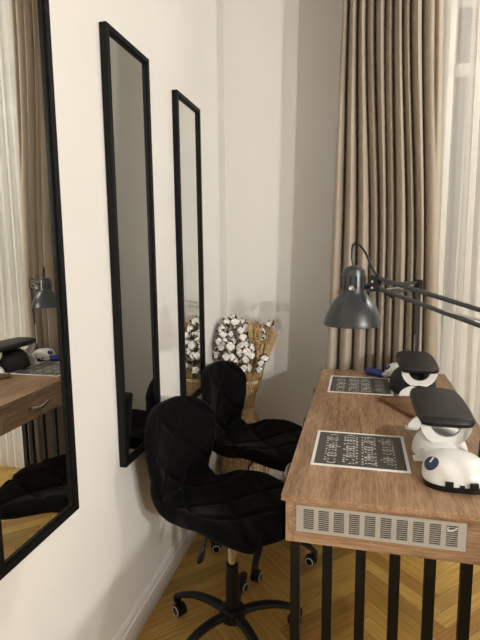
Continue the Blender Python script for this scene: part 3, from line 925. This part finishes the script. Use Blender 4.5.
def tomesh(bm, m, name):
    for f in bm.faces: f.smooth = True
    me = bpy.data.meshes.new(name); bm.to_mesh(me); bm.free(); me.materials.append(m); return me
BM = [tomesh(boll_bm(i), M['cotton'], 'cotton_boll') for i in range(3)]
HM = [tomesh(husk_bm(i), M['husk'], 'husk') for i in range(2)]
def cotton_stem(tip, nb, label, rr, spread=.035, sc=1.0, zlow=.76):
    t = thing('cotton_stem', label, 'dried flower', (VX, VY, .0), 0, 'cotton stems in the wicker vase')
    tip = Vector(tip) - Vector((VX, VY, 0))
    a = rr.uniform(0, 6.28)
    nk = Vector((tip.x * .22 + .014 * math.cos(a), tip.y * .22 + .014 * math.sin(a), .56)); st = Vector((-nk.x * .5, -nk.y * .5, .06))
    P = smoothpath([st, nk, nk.lerp(tip, .5) + Vector((tip.x * .12, tip.y * .12, 0)), tip], 8)
    bm = bmesh.new(); tube(bm, P, [.0032 - .0016 * i / (len(P) - 1) for i in range(len(P))], 6)
    # boll positions from the tip downwards
    bs = [(tip, Vector((rr.uniform(-.3, .3), rr.uniform(-.8, -.1), 1)).normalized())]
    zz = tip.z
    for k in range(1, nb):
        zt = tip.z - (tip.z - zlow) * k / max(1, nb - 1) + rr.uniform(-.008, .008)
        p = min(P, key=lambda q: abs(q.z - zt))
        an = rr.uniform(-2.9, -.2) if k % 4 else rr.uniform(0, 3)
        d_ = Vector((math.cos(an), math.sin(an), .45)).normalized(); q = p + d_ * rr.uniform(.6, 1.1) * spread
        q.x = max(q.x, -VX + .034)
        tube(bm, [p - Vector((0, 0, .012)), p.lerp(q, .5) + Vector((0, 0, -.004)), q], .0015, 5)
        bs.append((q, (q - p).normalized()))
    link('stem', bm, M['twig'], t)
    for q, d_ in bs:
        o = bpy.data.objects.new('cotton_boll', rr.choice(BM)); COL.objects.link(o); o.parent = t
        o.location = q; o.rotation_euler = d_.to_track_quat('Z', 'Y').to_euler(); s_ = rr.uniform(.82, 1.12) * sc; o.scale = (s_,) * 3
        h = bpy.data.objects.new('husk', rr.choice(HM)); COL.objects.link(h); h.parent = o; h.scale = (1.1, 1.1, 1.08)
rr = random.Random(11)
CL = 'cotton stem with white bolls in the bushy bunch on the left of the vase'
tips = [(.042, 2.74, 1.030), (.060, 2.80, 1.060), (.085, 2.70, 1.065), (.105, 2.76, 1.085), (.130, 2.70, 1.065), (.150, 2.78, 1.060),
        (.165, 2.70, 1.020), (.185, 2.72, .975), (.205, 2.69, .935), (.075, 2.64, 1.000), (.120, 2.64, 1.000), (.045, 2.68, .960)]
for k, tp in enumerate(tips):
    cotton_stem(tp, 6, CL, rr, zlow=.79)
cotton_stem((.328, 2.74, 1.050), 3, 'single tall cotton stem rising right of the wheat', rr, spread=.03, sc=.95, zlow=.985)
cotton_stem((.305, 2.70, .860), 3, 'short cotton stem leaning out low on the right of the wheat', rr, spread=.03, sc=.9, zlow=.79)

def ear_bm(seed):
    rr = random.Random(seed); bm = bmesh.new(); L = .075
    tube(bm, [(0, 0, 0), (0, 0, L)], .0015, 5)
    for i in range(12):
        z = L * i / 12
        for k in range(3):
            a = k * 2.1 + i * .9 + rr.uniform(-.3, .3); c, s = math.cos(a), math.sin(a)
            r0 = .0037; g = .0125
            tube(bm, [(r0 * .3 * c, r0 * .3 * s, z), (r0 * 1.6 * c, r0 * 1.6 * s, z + g * .5), (r0 * 1.9 * c, r0 * 1.9 * s, z + g)], [.0014, .0044, .0010], 5)
            if i % 2 == 0: tube(bm, [(r0 * 1.9 * c, r0 * 1.9 * s, z + g), (r0 * 4.6 * c, r0 * 4.6 * s, z + g + .038)], [.0006, .0003], 3)
    return bm
EM = [tomesh(ear_bm(i), M['straw'], 'ear') for i in range(3)]
def wheat(tip, rr):
    t = thing('wheat_stem', 'dry golden wheat stem in the bunch at the right side of the vase', 'dried grass', (VX, VY, 0), 0, 'wheat stems in the wicker vase')
    tip = Vector(tip) - Vector((VX, VY, 0)); a = rr.uniform(0, 6.28)
    nk = Vector((.022 + .016 * math.cos(a), .018 * math.sin(a), .57)); st = Vector((-.03, 0, .05))
    P = smoothpath([st, nk, nk.lerp(tip, .55), tip], 8)
    d_ = (P[-1] - P[-3]).normalized()
    bm = bmesh.new(); tube(bm, P, .0013, 5); link('stalk', bm, M['straw'], t)
    o = bpy.data.objects.new('ear', rr.choice(EM)); COL.objects.link(o); o.parent = t
    o.location = P[-1] - d_ * .01; o.rotation_euler = d_.to_track_quat('Z', 'Y').to_euler(); s_ = rr.uniform(.85, 1.2); o.scale = (s_,) * 3
for k in range(100):
    z = .80 + .195 * rr.random() ** .75; q = rr.random()
    xm = .198 + .125 * min(1, max(0, (z - .66) / .26)) ** .8 - max(0, z - .95) * .6
    wheat((.172 + (xm - .172) * q, 2.775 + rr.uniform(-.06, .09), z), rr)

# ---------------------------------------------------------------- light fittings (out of frame, real lamps of the room)
# unseen cabinet, added to keep lamp light off the floor by the chairs
cb = thing('shading_cabinet', 'unseen wooden cabinet added right of the viewer to shade the floor', 'cabinet', (1.98, -.25, 0))
bm = bmesh.new(); box(bm, -.23, .23, -.70, .70, .06, 1.07, bev=.002); box(bm, -.25, .25, -.72, .72, 1.07, 1.10, bev=.002); box(bm, -.20, .20, -.67, .67, 0, .06)
link('body', bm, M['wood'], cb, smooth=False)
for yy in (-.69, -.225, .24):
    d_ = link('door', B(-.248, -.231, yy, yy + .455, .075, 1.055, bev=.001), M['wood'], cb, smooth=False)
    link('handle', tube(bmesh.new(), smoothpath([(-.248, yy + .40, .60), (-.275, yy + .40, .61), (-.275, yy + .40, .73), (-.248, yy + .40, .74)], 5), .005, 8), M['nickel'], d_)
LC = (1, .982, .935)
def ceiling_lamp(x, y, z, r, power, color, label):
    t = thing('ceiling_lamp', label, 'lamp', (x, y, z), 0)
    bm = bmesh.new(); tube(bm, [(0, 0, r + .012), (0, 0, ZC - z)], .006, 8); link('cord', bm, M['plastic'], t)
    bm = bmesh.new(); lathe(bm, [(0, r + .05), (.03, r + .05), (.03, r + .005), (0, r + .005)], 20); link('socket', bm, M['nickel'], t)
    ld = bpy.data.lights.new('bulb', 'POINT'); ld.energy = power; ld.color = color; ld.shadow_soft_size = r
    lo = bpy.data.objects.new('bulb', ld); COL.objects.link(lo); lo.parent = t
    return t
ceiling_lamp(2.20, 1.98, 2.42, .04, 33, LC, 'pendant bulb hanging right of the desk')
ceiling_lamp(4.50, -2.0, 2.33, .05, 275, LC, 'pendant bulb behind the viewer on the right, nearer one')
ceiling_lamp(4.20, -3.0, 2.60, .05, 275, LC, 'pendant bulb behind the viewer on the right, farther one')

w = bpy.data.worlds.new('world'); scn.world = w; w.use_nodes = True
w.node_tree.nodes['Background'].inputs[0].default_value = (.02, .025, .04, 1)
w.node_tree.nodes['Background'].inputs[1].default_value = .3
vs = scn.view_settings
vs.view_transform = 'Standard'; vs.look = 'None'; vs.gamma = 1; vs.use_curve_mapping = False; vs.exposure = 0.40
